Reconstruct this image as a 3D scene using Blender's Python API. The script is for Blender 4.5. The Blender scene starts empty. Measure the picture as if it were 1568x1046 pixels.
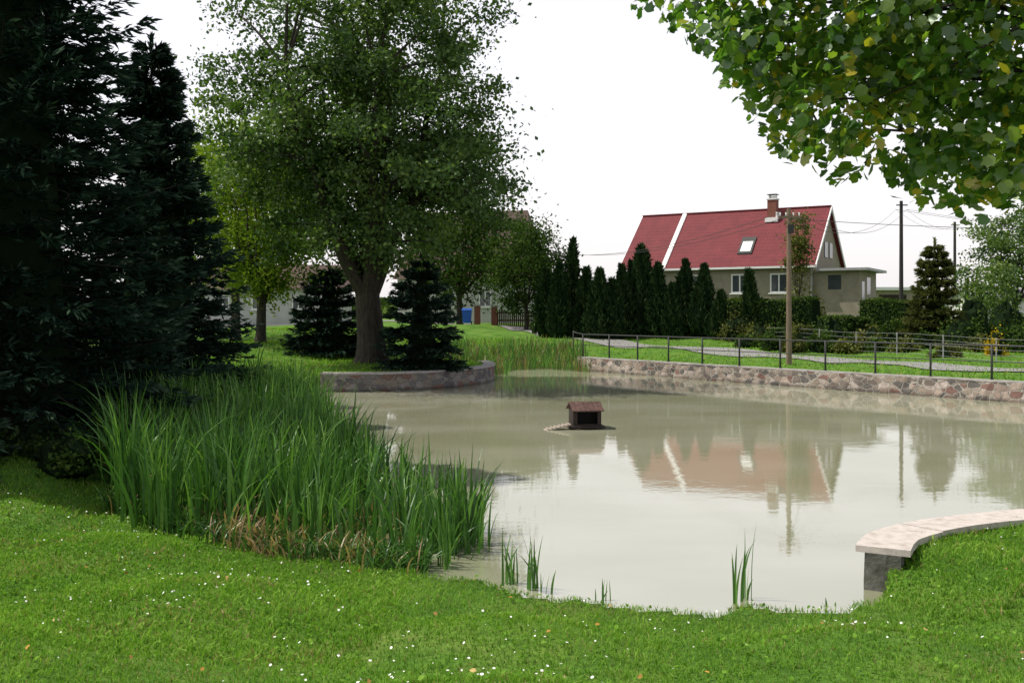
import bpy, math, numpy as np
from mathutils import Vector
R=np.random.default_rng(7)
F=1524.0; CH=2.7
scene=bpy.context.scene
scene.view_settings.view_transform='Standard'
try: scene.view_settings.look='None'
except Exception: pass
scene.view_settings.exposure=0

# ------------------------------------------------------------ node helpers
def new_mat(name):
    m=bpy.data.materials.new(name); m.use_nodes=True
    nt=m.node_tree
    for n in list(nt.nodes): nt.nodes.remove(n)
    out=nt.nodes.new('ShaderNodeOutputMaterial')
    return m,nt,out
def N(nt,t,**kw):
    n=nt.nodes.new(t)
    for k,v in kw.items():
        if k in n.inputs.keys(): n.inputs[k].default_value=v
        else: setattr(n,k,v)
    return n
def ramp(nt,stops,interp='LINEAR'):
    n=nt.nodes.new('ShaderNodeValToRGB'); cr=n.color_ramp; cr.interpolation=interp
    while len(cr.elements)<len(stops): cr.elements.new(0.5)
    for e,(p,c) in zip(cr.elements,stops):
        e.position=p; e.color=(c[0],c[1],c[2],1)
    return n
def coords(nt,scale=(1,1,1)):
    g=nt.nodes.new('ShaderNodeNewGeometry'); mp=nt.nodes.new('ShaderNodeMapping')
    nt.links.new(g.outputs['Position'],mp.inputs['Vector']); mp.inputs['Scale'].default_value=scale
    return mp.outputs['Vector']
def leaf_mat(name,stops,trans=0.35,gloss=0.0,rough=0.4):
    m,nt,out=new_mat(name)
    a=N(nt,'ShaderNodeAttribute',attribute_name='v')
    r=ramp(nt,stops); nt.links.new(a.outputs['Fac'],r.inputs['Fac'])
    d=N(nt,'ShaderNodeBsdfDiffuse'); last=d
    nt.links.new(r.outputs['Color'],d.inputs['Color'])
    if trans>0:
        t=N(nt,'ShaderNodeBsdfTranslucent')
        tc=N(nt,'ShaderNodeMix',data_type='RGBA',blend_type='MULTIPLY'); tc.inputs[0].default_value=1
        nt.links.new(r.outputs['Color'],tc.inputs[6]); tc.inputs[7].default_value=(1.2,1.35,.55,1)
        nt.links.new(tc.outputs[2],t.inputs['Color'])
        x=N(nt,'ShaderNodeMixShader',Fac=trans); nt.links.new(d.outputs[0],x.inputs[1]); nt.links.new(t.outputs[0],x.inputs[2]); last=x
    if gloss>0:
        g=N(nt,'ShaderNodeBsdfGlossy',Roughness=rough); g.inputs['Color'].default_value=(.7,.75,.7,1)
        y=N(nt,'ShaderNodeMixShader',Fac=gloss); nt.links.new(last.outputs[0],y.inputs[1]); nt.links.new(g.outputs[0],y.inputs[2]); last=y
    nt.links.new(last.outputs[0],out.inputs['Surface'])
    return m
def noise_mat(name,stops,scale=3,detail=6,rough=.85,bump=.3,stretch=(1,1,1),spec=.3,metal=0,bdist=.02):
    m,nt,out=new_mat(name)
    c=coords(nt,stretch)
    n=N(nt,'ShaderNodeTexNoise',Scale=scale,Detail=detail,Roughness=.65); nt.links.new(c,n.inputs['Vector'])
    r=ramp(nt,stops); nt.links.new(n.outputs['Fac'],r.inputs['Fac'])
    b=N(nt,'ShaderNodeBump',Strength=bump,Distance=bdist); nt.links.new(n.outputs['Fac'],b.inputs['Height'])
    p=N(nt,'ShaderNodeBsdfPrincipled',Roughness=rough,Metallic=metal); p.inputs['Specular IOR Level'].default_value=spec
    nt.links.new(r.outputs['Color'],p.inputs['Base Color']); nt.links.new(b.outputs[0],p.inputs['Normal'])
    nt.links.new(p.outputs[0],out.inputs['Surface'])
    return m
def two(c,k=.25):
    return [(.3,tuple(x*(1-k) for x in c)),(.7,tuple(x*(1+k) for x in c))]

# ------------------------------------------------------------ mesh builder
class MB:
    def __init__(s): s.V=[];s.F=[];s.M=[];s.A=[];s.n=0
    def add(s,v,f,mat=0,val=.5):
        v=np.asarray(v,float).reshape(-1,3); f=np.asarray(f,int)
        s.V.append(v); s.F.append(f+s.n); s.n+=len(v)
        s.M.append(np.full(len(f),mat,int)); 
        s.A.append(np.broadcast_to(np.asarray(val,float),(len(f),)).copy())
    def build(s,name,mats,smooth=False,parent=None):
        me=bpy.data.meshes.new(name)
        V=np.concatenate(s.V); loops=np.concatenate([f.ravel() for f in s.F])
        tot=np.concatenate([np.full(len(f),f.shape[1],int) for f in s.F])
        st=np.concatenate([[0],np.cumsum(tot)[:-1]])
        me.vertices.add(len(V)); me.vertices.foreach_set('co',V.ravel().astype(np.float32))
        me.loops.add(len(loops)); me.loops.foreach_set('vertex_index',loops.astype(np.int32))
        me.polygons.add(len(tot)); me.polygons.foreach_set('loop_start',st.astype(np.int32))
        me.polygons.foreach_set('material_index',np.concatenate(s.M).astype(np.int32))
        me.update(calc_edges=True)
        me.polygons.foreach_set('use_smooth',np.full(len(tot),smooth,bool))
        at=me.attributes.new('v','FLOAT','FACE'); at.data.foreach_set('value',np.concatenate(s.A).astype(np.float32))
        for m in mats: me.materials.append(m)
        o=bpy.data.objects.new(name,me); scene.collection.objects.link(o)
        if parent: o.parent=parent
        return o
def unit(a): return a/np.maximum(np.linalg.norm(a,axis=-1,keepdims=True),1e-9)
def tube(mb,pts,rad,sides=8,mat=0,val=.5,cap=True):
    P=np.asarray(pts,float); n=len(P); rad=np.broadcast_to(np.asarray(rad,float),(n,))
    T=unit(np.gradient(P,axis=0))
    up=np.array([0,0,1.]) if abs(T[:,2]).mean()<.8 else np.array([1.,0,0])
    A=unit(np.cross(T,up)); B=np.cross(T,A)
    th=np.linspace(0,2*np.pi,sides,endpoint=False)
    V=P[:,None]+rad[:,None,None]*(A[:,None]*np.cos(th)[None,:,None]+B[:,None]*np.sin(th)[None,:,None])
    i=np.arange(n-1)[:,None]*sides; j=np.arange(sides)[None]; k=(j+1)%sides
    f=np.stack([i+j,i+k,i+sides+k,i+sides+j],-1).reshape(-1,4)
    base=mb.n
    mb.add(V.reshape(-1,3),f,mat,val)
    if cap:
        mb.F.append(np.array([[base+q for q in range(sides)][::-1]])); mb.M.append(np.array([mat]));mb.A.append(np.array([.5]))
        mb.F.append(np.array([[base+(n-1)*sides+q for q in range(sides)]])); mb.M.append(np.array([mat]));mb.A.append(np.array([.5]))
def box(mb,a,b,mat=0,val=.5,M=None):
    x0,y0,z0=a;x1,y1,z1=b
    v=np.array([[x0,y0,z0],[x1,y0,z0],[x1,y1,z0],[x0,y1,z0],[x0,y0,z1],[x1,y0,z1],[x1,y1,z1],[x0,y1,z1]],float)
    if M is not None: v=M(v)
    mb.add(v,[[0,3,2,1],[4,5,6,7],[0,1,5,4],[1,2,6,5],[2,3,7,6],[3,0,4,7]],mat,val)
def scatter(mb,C,size,shape,mat=0,val=.5,bias=(0,0,.5)):
    n=len(C); nrm=unit(R.normal(size=(n,3))+np.asarray(bias)); a=unit(np.cross(nrm,R.normal(size=(n,3)))); b=np.cross(nrm,a)
    s=np.broadcast_to(size,(n,))[:,None,None]; S=np.asarray(shape,float)
    V=C[:,None]+s*(a[:,None]*S[None,:,0:1]+b[:,None]*S[None,:,1:2]+nrm[:,None]*S[None,:,2:3])
    K=len(S); mb.add(V.reshape(-1,3),np.arange(n*K).reshape(n,K),mat,val)
def oriented(mb,P,D,ln,wd,mat=0,val=.5):
    n=len(P); D=unit(D); S=unit(np.cross(D,R.normal(size=(n,3)))); ln=np.broadcast_to(ln,(n,))[:,None]; wd=np.broadcast_to(wd,(n,))[:,None]
    V=np.stack([P,P+D*ln*.45+S*wd*.5,P+D*ln,P+D*ln*.45-S*wd*.5],1)
    mb.add(V.reshape(-1,3),np.arange(n*4).reshape(n,4),mat,val)
RH=[(0,-.5,0),(.33,-.05,.05),(0,.5,0),(-.33,-.05,.05)]
HEX=[(0,-.5,0),(.34,-.2,.06),(.28,.2,.06),(0,.5,-.04),(-.28,.2,.06),(-.34,-.2,.06)]
MAPLE=[(0,-.5,0),(.22,-.40,.02),(.46,-.20,.05),(.36,0,.03),(.42,.24,.02),(.20,.26,.0),(0,.55,-.06),(-.20,.26,0),(-.42,.24,.02),(-.36,0,.03),(-.46,-.20,.05),(-.22,-.40,.02)]

# ------------------------------------------------------------ pond outline / terrain
nearN=[(3.3,9.4),(3.15,9.22),(3.0,9.12),(2.8,8.98),(2.55,8.9),(2.35,9.0),(2.15,9.16),(1.95,9.02),(1.7,8.9),(1.4,9.0),(1.0,9.12),(.7,9.35),(.35,9.42),(.1,9.6),(-.2,9.85),(-.5,10.0),(-.9,10.3),(-1.4,10.4),(-2,10.7),(-2.5,10.9),(-2.9,11.2),(-4,12.1),(-4.9,13.3),(-5.6,15),(-6.2,18),(-6.8,22),(-7.2,27),(-7.2,31),(-6.95,33.6)]
penW=[(-6.6,34.3),(-5.9,34.15),(-5.2,34.3),(-4.5,34.45),(-3.8,34.8),(-3.1,35.3),(-2.4,36),(-1.7,37),(-1.2,38.2),(-.85,39.4),(-.75,40.6),(-.85,42),(-1.1,43.2)]
backN=[(-1.2,45),(-.8,47.0),(.2,48.0),(1.3,48.6),(2.3,48.6)]
t=np.linspace(0,1,16)
farW=[(3.15+12.25*a,47.5-17.5*a-.9*math.sin(math.pi*a)*.6) for a in t]+[(17.4,27.6),(19,25),(20.2,22.5),(20.5,20.2),(20,18),(18.7,16),(16.5,14.4),(14.5,13.5)]
nrW=[(12.5,12.6),(10.5,12.35),(9,12.15),(7.9,12.0),(6.9,11.8),(6.1,11.6),(5.3,11.3),(4.65,11.0),(4.12,10.65),(3.7,10.25),(3.42,9.75)]
poly=np.array(nearN+penW+backN+farW+nrW)
def sdist(X,Y):
    P=np.stack([X.ravel(),Y.ravel()],1); A=poly; B=np.roll(poly,-1,0)
    out=np.empty(len(P))
    for s in range(0,len(P),20000):
        p=P[s:s+20000]
        e=B-A; w=p[:,None]-A[None]; tt=np.clip((w*e).sum(-1)/(e*e).sum(-1),0,1)
        d=np.sqrt(((w-tt[...,None]*e)**2).sum(-1)).min(1)
        c=((A[:,1]>p[:,1:2])!=(B[:,1]>p[:,1:2]))&(p[:,0:1]<(B[:,0]-A[:,0])*(p[:,1:2]-A[:,1])/(B[:,1]-A[:,1]+1e-12)+A[:,0])
        ins=c.sum(1)%2==1
        out[s:s+20000]=np.where(ins,-d,d)
    return out.reshape(X.shape)
ctrl=[(0,0,1.05),(-5,2,1.05),(5,2,.95),(0,4.5,.82),(-4,5.5,.8),(4,5,.72),(8,6,.65),(-8,8,.75),(-6.5,11.5,.5),(-7,14,.6),(-12,12,.7),(-10,18,.8),(-14,25,1.0),(-10,30,.95),(12,8,.6),(20,8,.6),(9,10.5,.45),(0,7,.42),(-2.5,8,.42),(2.5,7,.38),(-4,10,.38),(5,8.5,.42),(4.6,9.6,.33),(4.2,9.4,.27),
(17.5,32.8,.78),(14.9,38,.78),(12.3,43,.78),(8.3,51,.95),(3.8,60,1.2),(1.2,68,1.5),(-1.2,75,1.72),(-4.5,82,1.84),(13,50,1.0),(20,45,1.0),(18,60,2.0),(21,66,2.4),(14,70,2.3),(30,60,1.8),(12,62,1.7),(35,45,1.2),(25,30,.85),(26,20,.8),
(-5.3,38,.84),(-3,39,.72),(-11.4,45,1.37),(-7,48,1.45),(-3,47,1.1),(-3,70,1.92),(-12,60,1.8),(-20,45,1.3),(.5,52,.75),(4,52,.75),(1.5,57,1.1),(-8,85,2.1),(10,85,2.3),(60,100,2.3),(-60,100,2.3),(-60,40,1.6),(70,30,1.3),(0,150,2.3),(150,200,2.3),(-150,200,2.3),(0,300,2.2),(0,-60,1.1),(-60,-40,1.1),(60,-40,1.1),(0,700,2.2),(500,400,2.2),(-500,400,2.2)]
ctrl+=[(x,y,.10) for x,y in nearN[1:]]+[(x,y,.60) for x,y in penW]+[(x,y,.12) for x,y in backN]+[(x,y,.60) for x,y in farW[:-1]]+[(x,y,.36) for x,y in nrW[:-1]]+[(3.45,9.75,.2)]
ctrl=np.array(ctrl)
def HH(X,Y):
    X=np.asarray(X,float);Y=np.asarray(Y,float); o=np.empty(X.size); xf=X.ravel(); yf=Y.ravel()
    for s in range(0,len(xf),20000):
        dx=xf[s:s+20000,None]-ctrl[:,0]; dy=yf[s:s+20000,None]-ctrl[:,1]
        w=1/(dx*dx+dy*dy+.04)**1.7
        o[s:s+20000]=(w*ctrl[:,2]).sum(1)/w.sum(1)
    o=o.reshape(X.shape)
    return o+.015*np.sin(X*2.1+1.3*np.sin(Y*1.1))*np.cos(Y*1.7+X*.3)
def ground(X,Y):
    X=np.asarray(X,float);Y=np.asarray(Y,float)
    d=sdist(X,Y); nat=(Y<33.5)&(X<3.2)
    d=d+np.where(nat,.05*np.sin(X*5.3+Y*1.7)+.035*np.sin(X*11+Y*7)+.02*np.sin(X*23+1.3),0)
    s=np.clip((d-.04)/.24,0,1); s=s*s*(3-2*s)
    return -.7+(HH(X,Y)+.7)*s
def gz(x,y): return float(ground(np.array([x]),np.array([y]))[0])
def cat(*a): return np.unique(np.round(np.concatenate(a),4))
xs=cat(-np.geomspace(12,900,30),np.arange(-12,-7,.25),np.arange(-7,7,.12),np.arange(7,24,.25),np.geomspace(24,900,30))
ys=cat(-np.geomspace(1,300,14),np.arange(-1,2,.5),np.arange(2,16,.12),np.arange(16,52,.25),np.arange(52,90,1),np.geomspace(90,1500,20))
GX,GY=np.meshgrid(xs,ys); GZ=ground(GX,GY)
nx=len(xs);ny=len(ys)
i=np.arange(ny-1)[:,None]*nx; j=np.arange(nx-1)[None]
f=np.stack([i+j,i+j+1,i+nx+j+1,i+nx+j],-1).reshape(-1,4)
m,nt,out=new_mat('grass_ground')
c=coords(nt)
n1=N(nt,'ShaderNodeTexNoise',Scale=.9,Detail=8,Roughness=.7); n2=N(nt,'ShaderNodeTexNoise',Scale=18,Detail=6,Roughness=.7)
nt.links.new(c,n1.inputs['Vector']); nt.links.new(c,n2.inputs['Vector'])
r1=ramp(nt,[(.3,(.05,.12,.018)),(.5,(.09,.19,.028)),(.7,(.16,.23,.05))]); nt.links.new(n1.outputs['Fac'],r1.inputs['Fac'])
r2=ramp(nt,[(.3,(.5,.5,.45)),(.7,(1.3,1.3,1.15))]); nt.links.new(n2.outputs['Fac'],r2.inputs['Fac'])
mx=N(nt,'ShaderNodeMix',data_type='RGBA',blend_type='MULTIPLY'); mx.inputs[0].default_value=1
nt.links.new(r1.outputs[0],mx.inputs[6]); nt.links.new(r2.outputs[0],mx.inputs[7])
sp=N(nt,'ShaderNodeSeparateXYZ'); nt.links.new(c,sp.inputs[0])
mr=N(nt,'ShaderNodeMapRange'); mr.inputs[1].default_value=.03; mr.inputs[2].default_value=.12; nt.links.new(sp.outputs[2],mr.inputs[0])
mm=N(nt,'ShaderNodeMix',data_type='RGBA'); nt.links.new(mr.outputs[0],mm.inputs[0]); mm.inputs[6].default_value=(.06,.045,.025,1); nt.links.new(mx.outputs[2],mm.inputs[7])
b=N(nt,'ShaderNodeBump',Strength=.8,Distance=.05); nt.links.new(n2.outputs['Fac'],b.inputs['Height'])
p=N(nt,'ShaderNodeBsdfPrincipled',Roughness=.95); p.inputs['Specular IOR Level'].default_value=.1
nt.links.new(mm.outputs[2],p.inputs['Base Color']); nt.links.new(b.outputs[0],p.inputs['Normal']); nt.links.new(p.outputs[0],out.inputs[0])
mb=MB(); mb.add(np.stack([GX,GY,GZ],-1),f); mb.build('ground',[m],smooth=True)

# water
m,nt,out=new_mat('pond_water')
c=coords(nt,(1,1.6,1))
n1=N(nt,'ShaderNodeTexNoise',Scale=1.6,Detail=3,Roughness=.5); n2=N(nt,'ShaderNodeTexNoise',Scale=8,Detail=3,Roughness=.5); n3=N(nt,'ShaderNodeTexNoise',Scale=.25,Detail=3)
for q in(n1,n2,n3): nt.links.new(c,q.inputs['Vector'])
ad=N(nt,'ShaderNodeMath',operation='MULTIPLY_ADD'); nt.links.new(n2.outputs['Fac'],ad.inputs[0]); ad.inputs[1].default_value=.25; nt.links.new(n1.outputs['Fac'],ad.inputs[2])
b=N(nt,'ShaderNodeBump',Strength=.085,Distance=.02); nt.links.new(ad.outputs[0],b.inputs['Height'])
r=ramp(nt,[(.35,(.235,.240,.150)),(.65,(.30,.300,.215))]); nt.links.new(n3.outputs['Fac'],r.inputs['Fac'])
dd_=N(nt,'ShaderNodeBsdfDiffuse'); gg=N(nt,'ShaderNodeBsdfGlossy',Roughness=.025); fr=N(nt,'ShaderNodeFresnel',IOR=3.8); ms=N(nt,'ShaderNodeMixShader')
nt.links.new(r.outputs[0],dd_.inputs['Color']); nt.links.new(b.outputs[0],gg.inputs['Normal']); nt.links.new(b.outputs[0],fr.inputs['Normal'])
gg.inputs['Color'].default_value=(1,1,1,1)
nt.links.new(fr.outputs[0],ms.inputs[0]); nt.links.new(dd_.outputs[0],ms.inputs[1]); nt.links.new(gg.outputs[0],ms.inputs[2]); nt.links.new(ms.outputs[0],out.inputs[0])
mb=MB(); mb.add([(-9,8,0),(22,8,0),(22,49.5,0),(-9,49.5,0)],[[0,1,2,3]]); mb.build('pond_water',[m])

# ------------------------------------------------------------ road
asph=noise_mat('asphalt',[(.3,(.17,.165,.16)),(.7,(.26,.25,.24))],scale=6)
def catmull(P,n=12):
    P=np.array(P,float); P=np.vstack([2*P[0]-P[1],P,2*P[-1]-P[-2]]); o=[]
    for k in range(1,len(P)-2):
        for s in np.linspace(0,1,n,endpoint=False):
            a,b_,c_,d_=P[k-1],P[k],P[k+1],P[k+2]
            o.append(.5*((2*b_)+(c_-a)*s+(2*a-5*b_+4*c_-d_)*s*s+(3*b_-a-3*c_+d_)*s**3))
    o.append(P[-2]); return np.array(o)
def strip(name,path,w,mat,dz=.04,nacross=7):
    C=catmull(path,16); T=unit(np.gradient(C,axis=0)); Nn=np.stack([-T[:,1],T[:,0]],1)
    wv=w*(1+.04*np.sin(np.arange(len(C))*.9))
    o=np.linspace(-.5,.5,nacross); Q=C[:,None]+Nn[:,None]*o[None,:,None]*wv[:,None,None]
    Z=ground(Q[...,0],Q[...,1])+dz
    V=np.concatenate([Q,Z[...,None]],-1); k=nacross
    i=np.arange(len(C)-1)[:,None]*k; j=np.arange(k-1)[None]
    f=np.stack([i+j,i+j+1,i+k+j+1,i+k+j],-1).reshape(-1,4)
    mb=MB(); mb.add(V,f); mb.build(name,[mat],smooth=True)
strip('road',[(36,8),(29,17),(23,25),(17.6,33.2),(15,38),(12.4,43.5),(8.4,52),(4.2,60),(1.2,68),(-1.6,75),(-6,81),(-14,84),(-30,86)],2.3,asph)
strip('path',[(2.2,66),(5,67.5),(9,67)],1.6,asph,.05)

# ------------------------------------------------------------ stone walls
def stone_mat(name,sc,pal,mortar=(.32,.29,.25),zs=1.7,mw=.05):
    m,nt,out=new_mat(name)
    c=coords(nt,(1,1,zs))
    nz=N(nt,'ShaderNodeTexNoise',Scale=3,Detail=2); nt.links.new(c,nz.inputs['Vector'])
    mxv=N(nt,'ShaderNodeMix',data_type='RGBA',blend_type='LINEAR_LIGHT'); mxv.inputs[0].default_value=.08
    nt.links.new(c,mxv.inputs[6]); nt.links.new(nz.outputs['Color'],mxv.inputs[7])
    v=N(nt,'ShaderNodeTexVoronoi',Scale=sc); e=N(nt,'ShaderNodeTexVoronoi',Scale=sc,feature='DISTANCE_TO_EDGE')
    nt.links.new(mxv.outputs[2],v.inputs['Vector']); nt.links.new(mxv.outputs[2],e.inputs['Vector'])
    sx=N(nt,'ShaderNodeSeparateColor'); nt.links.new(v.outputs['Color'],sx.inputs[0])
    r=ramp(nt,[(q/(len(pal)),col) for q,col in enumerate(pal)],'CONSTANT'); nt.links.new(sx.outputs[0],r.inputs['Fac'])
    n2=N(nt,'ShaderNodeTexNoise',Scale=14,Detail=6,Roughness=.7); nt.links.new(c,n2.inputs['Vector'])
    r2=ramp(nt,[(.3,(.55,.55,.55)),(.7,(1.25,1.25,1.25))]); nt.links.new(n2.outputs['Fac'],r2.inputs['Fac'])
    mu=N(nt,'ShaderNodeMix',data_type='RGBA',blend_type='MULTIPLY'); mu.inputs[0].default_value=1
    nt.links.new(r.outputs[0],mu.inputs[6]); nt.links.new(r2.outputs[0],mu.inputs[7])
    mr=N(nt,'ShaderNodeMapRange'); mr.inputs[1].default_value=mw*.5; mr.inputs[2].default_value=mw*1.6; nt.links.new(e.outputs['Distance'],mr.inputs[0])
    mm=N(nt,'ShaderNodeMix',data_type='RGBA'); nt.links.new(mr.outputs[0],mm.inputs[0]); mm.inputs[6].default_value=(*mortar,1); nt.links.new(mu.outputs[2],mm.inputs[7])
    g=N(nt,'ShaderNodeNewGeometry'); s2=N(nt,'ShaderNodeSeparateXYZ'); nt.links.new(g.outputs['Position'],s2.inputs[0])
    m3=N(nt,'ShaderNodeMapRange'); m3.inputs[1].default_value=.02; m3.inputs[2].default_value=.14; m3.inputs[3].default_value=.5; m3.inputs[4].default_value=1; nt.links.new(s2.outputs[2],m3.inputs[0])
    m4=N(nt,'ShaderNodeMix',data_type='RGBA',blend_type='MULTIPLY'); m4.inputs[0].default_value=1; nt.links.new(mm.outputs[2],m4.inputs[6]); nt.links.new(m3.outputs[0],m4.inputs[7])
    ma=N(nt,'ShaderNodeMath',operation='MULTIPLY_ADD'); nt.links.new(n2.outputs['Fac'],ma.inputs[0]); ma.inputs[1].default_value=.3; nt.links.new(mr.outputs[0],ma.inputs[2])
    b=N(nt,'ShaderNodeBump',Strength=.9,Distance=.04); nt.links.new(ma.outputs[0],b.inputs['Height'])
    p=N(nt,'ShaderNodeBsdfPrincipled',Roughness=.9); p.inputs['Specular IOR Level'].default_value=.2
    nt.links.new(m4.outputs[2],p.inputs['Base Color']); nt.links.new(b.outputs[0],p.inputs['Normal']); nt.links.new(p.outputs[0],out.inputs[0])
    return m
stoneF=stone_mat('rubble_stone_pink',3.1,[(.27,.21,.17),(.17,.14,.12),(.36,.29,.24),(.20,.12,.10),(.30,.25,.20),(.12,.11,.10),(.40,.34,.30)],(.33,.31,.27))
stoneP=stone_mat('rubble_stone_grey',2.8,[(.14,.13,.12),(.19,.16,.13),(.11,.10,.10),(.16,.10,.08),(.22,.20,.18)],(.25,.23,.20),mw=.03)
stoneG=noise_mat('weathered_dark_stone',[(.3,(.05,.05,.04)),(.5,(.10,.10,.085)),(.7,(.17,.165,.145))],scale=6,detail=10,bump=.9,bdist=.05)
capM=noise_mat('concrete_coping',[(.3,(.33,.28,.25)),(.5,(.46,.41,.375)),(.75,(.55,.49,.45))],scale=9,detail=10,bump=.4)
capP=noise_mat('coping_grey',[(.3,(.2,.19,.17)),(.7,(.36,.34,.31))],scale=7,detail=8)
def wall(name,pts,off,width,top,mats,capt=.07,over=.04,zb=-.7,rough=.03,joint=0):
    C=catmull(pts,6); T=unit(np.gradient(C,axis=0)); Nn=np.stack([-T[:,1],T[:,0]],1)
    mid=C+Nn*.3
    if (sdist(mid[:,0],mid[:,1])<0).mean()>.5: Nn=-Nn
    C=C+Nn*off; mb=MB()
    def ring(C,Nn,hw,z0,z1,mat,rg,nz=5):
        k=len(C)
        prof=[(-hw,z) for z in np.linspace(z0,z1,nz)]+[(hw,z) for z in np.linspace(z1,z0,nz)]
        V=np.stack([np.concatenate([C+Nn*(a+R.normal(size=(k,1))*rg),np.full((k,1),z)+R.normal(size=(k,1))*rg*.4],1) for a,z in prof],1)
        q=len(prof); i=np.arange(k-1)[:,None]*q; j=np.arange(q)[None]; jj=(j+1)%q
        f=np.stack([i+j,i+jj,i+q+jj,i+q+j],-1).reshape(-1,4); b0=mb.n
        mb.add(V,f,mat)
        for row in(0,k-1):
            mb.F.append(np.array([[b0+row*q+s for s in range(q)]])); mb.M.append(np.array([mat])); mb.A.append(np.array([.5]))
    ring(C,Nn,width/2,zb,top-capt-.003,0,rough)
    if joint:
        arc=np.concatenate([[0],np.cumsum(np.linalg.norm(np.diff(C,axis=0),axis=1))]); L=arc[-1]; n=int(L/joint)
        for q in range(n):
            s=np.linspace(L*q/n+.006,L*(q+1)/n-.006,5)
            cc=np.stack([np.interp(s,arc,C[:,0]),np.interp(s,arc,C[:,1])],1); nn_=unit(np.stack([np.interp(s,arc,Nn[:,0]),np.interp(s,arc,Nn[:,1])],1))
            dz=R.normal()*.004
            ring(cc,nn_,width/2+over+R.normal()*.006,top-capt+dz,top+dz,1,.002,2)
    else: ring(C,Nn,width/2+over,top-capt,top,1,rough*.3,2)
    return mb.build(name,mats)
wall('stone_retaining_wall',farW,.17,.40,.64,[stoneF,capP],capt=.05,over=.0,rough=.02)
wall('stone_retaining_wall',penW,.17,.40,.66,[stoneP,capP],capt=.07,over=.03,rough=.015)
wall('stone_pond_wall_with_coping',nrW,.20,.34,.43,[stoneG,capM],capt=.065,over=.065,rough=.006,joint=1.15)

# ------------------------------------------------------------ railing
ironM=noise_mat('dark_iron',two((.03,.033,.03)),scale=20,rough=.6)
mb=MB(); C=catmull(farW,8); T=unit(np.gradient(C,axis=0)); Nn=np.stack([-T[:,1],T[:,0]],1)
if (sdist(*(C+Nn*.3).T)<0).mean()>.5: Nn=-Nn
C=C+Nn*.22; arc=np.concatenate([[0],np.cumsum(np.linalg.norm(np.diff(C,axis=0),axis=1))])
def at(s): return np.array([np.interp(s,arc,C[:,0]),np.interp(s,arc,C[:,1])])
S=np.arange(.1,arc[-1],2.02)
for s in S:
    x,y=at(s); tube(mb,[(x,y,.6),(x,y,1.73)],.036,8)
    tube(mb,[(x,y,.64),(x,y,.67)],.06,8)
SS=np.arange(.1,S[-1]+.01,.25)
for z,rr in((1.70,.030),(1.2,.018)):
    tube(mb,[(*at(s),z) for s in SS],rr,6)
x,y=at(.1); tube(mb,[(x,y,1.70),(x-.25,y+1.3,1.75),(x-.3,y+2.6,1.8)],.026,6); tube(mb,[(x-.3,y+2.6,.5),(x-.3,y+2.6,1.82)],.03,6)
mb.build('metal_railing',[ironM],smooth=True)

# ------------------------------------------------------------ foliage materials
lindenM=leaf_mat('linden_leaves',[(0,(.020,.048,.012)),(.5,(.062,.118,.026)),(1,(.17,.235,.055))],.36,gloss=.03,rough=.45)
lightM=leaf_mat('light_leaves',[(0,(.07,.12,.015)),(.5,(.14,.21,.025)),(1,(.25,.30,.04))],.42)
mapleM=leaf_mat('maple_leaves',[(0,(.03,.085,.012)),(.45,(.09,.19,.022)),(.8,(.22,.31,.035)),(1,(.42,.34,.03))],.52,gloss=.07,rough=.35)
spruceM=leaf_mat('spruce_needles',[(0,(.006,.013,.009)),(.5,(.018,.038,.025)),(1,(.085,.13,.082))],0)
thujaM=leaf_mat('thuja_foliage',[(0,(.011,.025,.010)),(.6,(.030,.057,.021)),(1,(.075,.11,.035))],0)
darkM=leaf_mat('shrub_leaves',[(0,(.02,.04,.01)),(.5,(.05,.09,.02)),(1,(.11,.15,.035))],.25)
oliveM=leaf_mat('olive_shrub_leaves',[(0,(.05,.06,.02)),(.5,(.11,.12,.035)),(1,(.18,.19,.06))],.25)
yellowM=leaf_mat('yellow_flowers',[(0,(.35,.22,.01)),(1,(.7,.5,.02))],.3)
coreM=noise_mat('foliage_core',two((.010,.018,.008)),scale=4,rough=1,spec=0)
barkM=noise_mat('bark',[(.3,(.018,.015,.011)),(.7,(.065,.055,.04))],scale=5,detail=8,bump=1,stretch=(3,3,.6),bdist=.06)
reedM=leaf_mat('reed_blades',[(0,(.36,.25,.14)),(.16,(.22,.15,.07)),(.2,(.022,.068,.014)),(.6,(.065,.165,.028)),(1,(.17,.32,.06))],.32,gloss=.035)
grassM=leaf_mat('grass_blades',[(0,(.34,.28,.13)),(.05,(.26,.23,.09)),(.09,(.065,.15,.018)),(.5,(.14,.285,.032)),(1,(.27,.42,.075))],.35)

def blob(mb,c,r,mat,seg=14,jit=.12,zs=None):
    th=np.linspace(0,2*np.pi,seg,endpoint=False); ph=np.linspace(.02,np.pi-.02,seg//2+2)
    P,T_=np.meshgrid(ph,th,indexing='ij'); q=1+R.normal(size=P.shape)*jit
    V=np.stack([np.sin(P)*np.cos(T_)*q*r[0]+c[0],np.sin(P)*np.sin(T_)*q*r[1]+c[1],np.cos(P)*q*r[2]+c[2]],-1)
    i=np.arange(len(ph)-1)[:,None]*seg; j=np.arange(seg)[None]; k=(j+1)%seg
    mb.add(V,np.stack([i+j,i+seg+j,i+seg+k,i+k],-1).reshape(-1,4),mat,.2)

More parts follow.
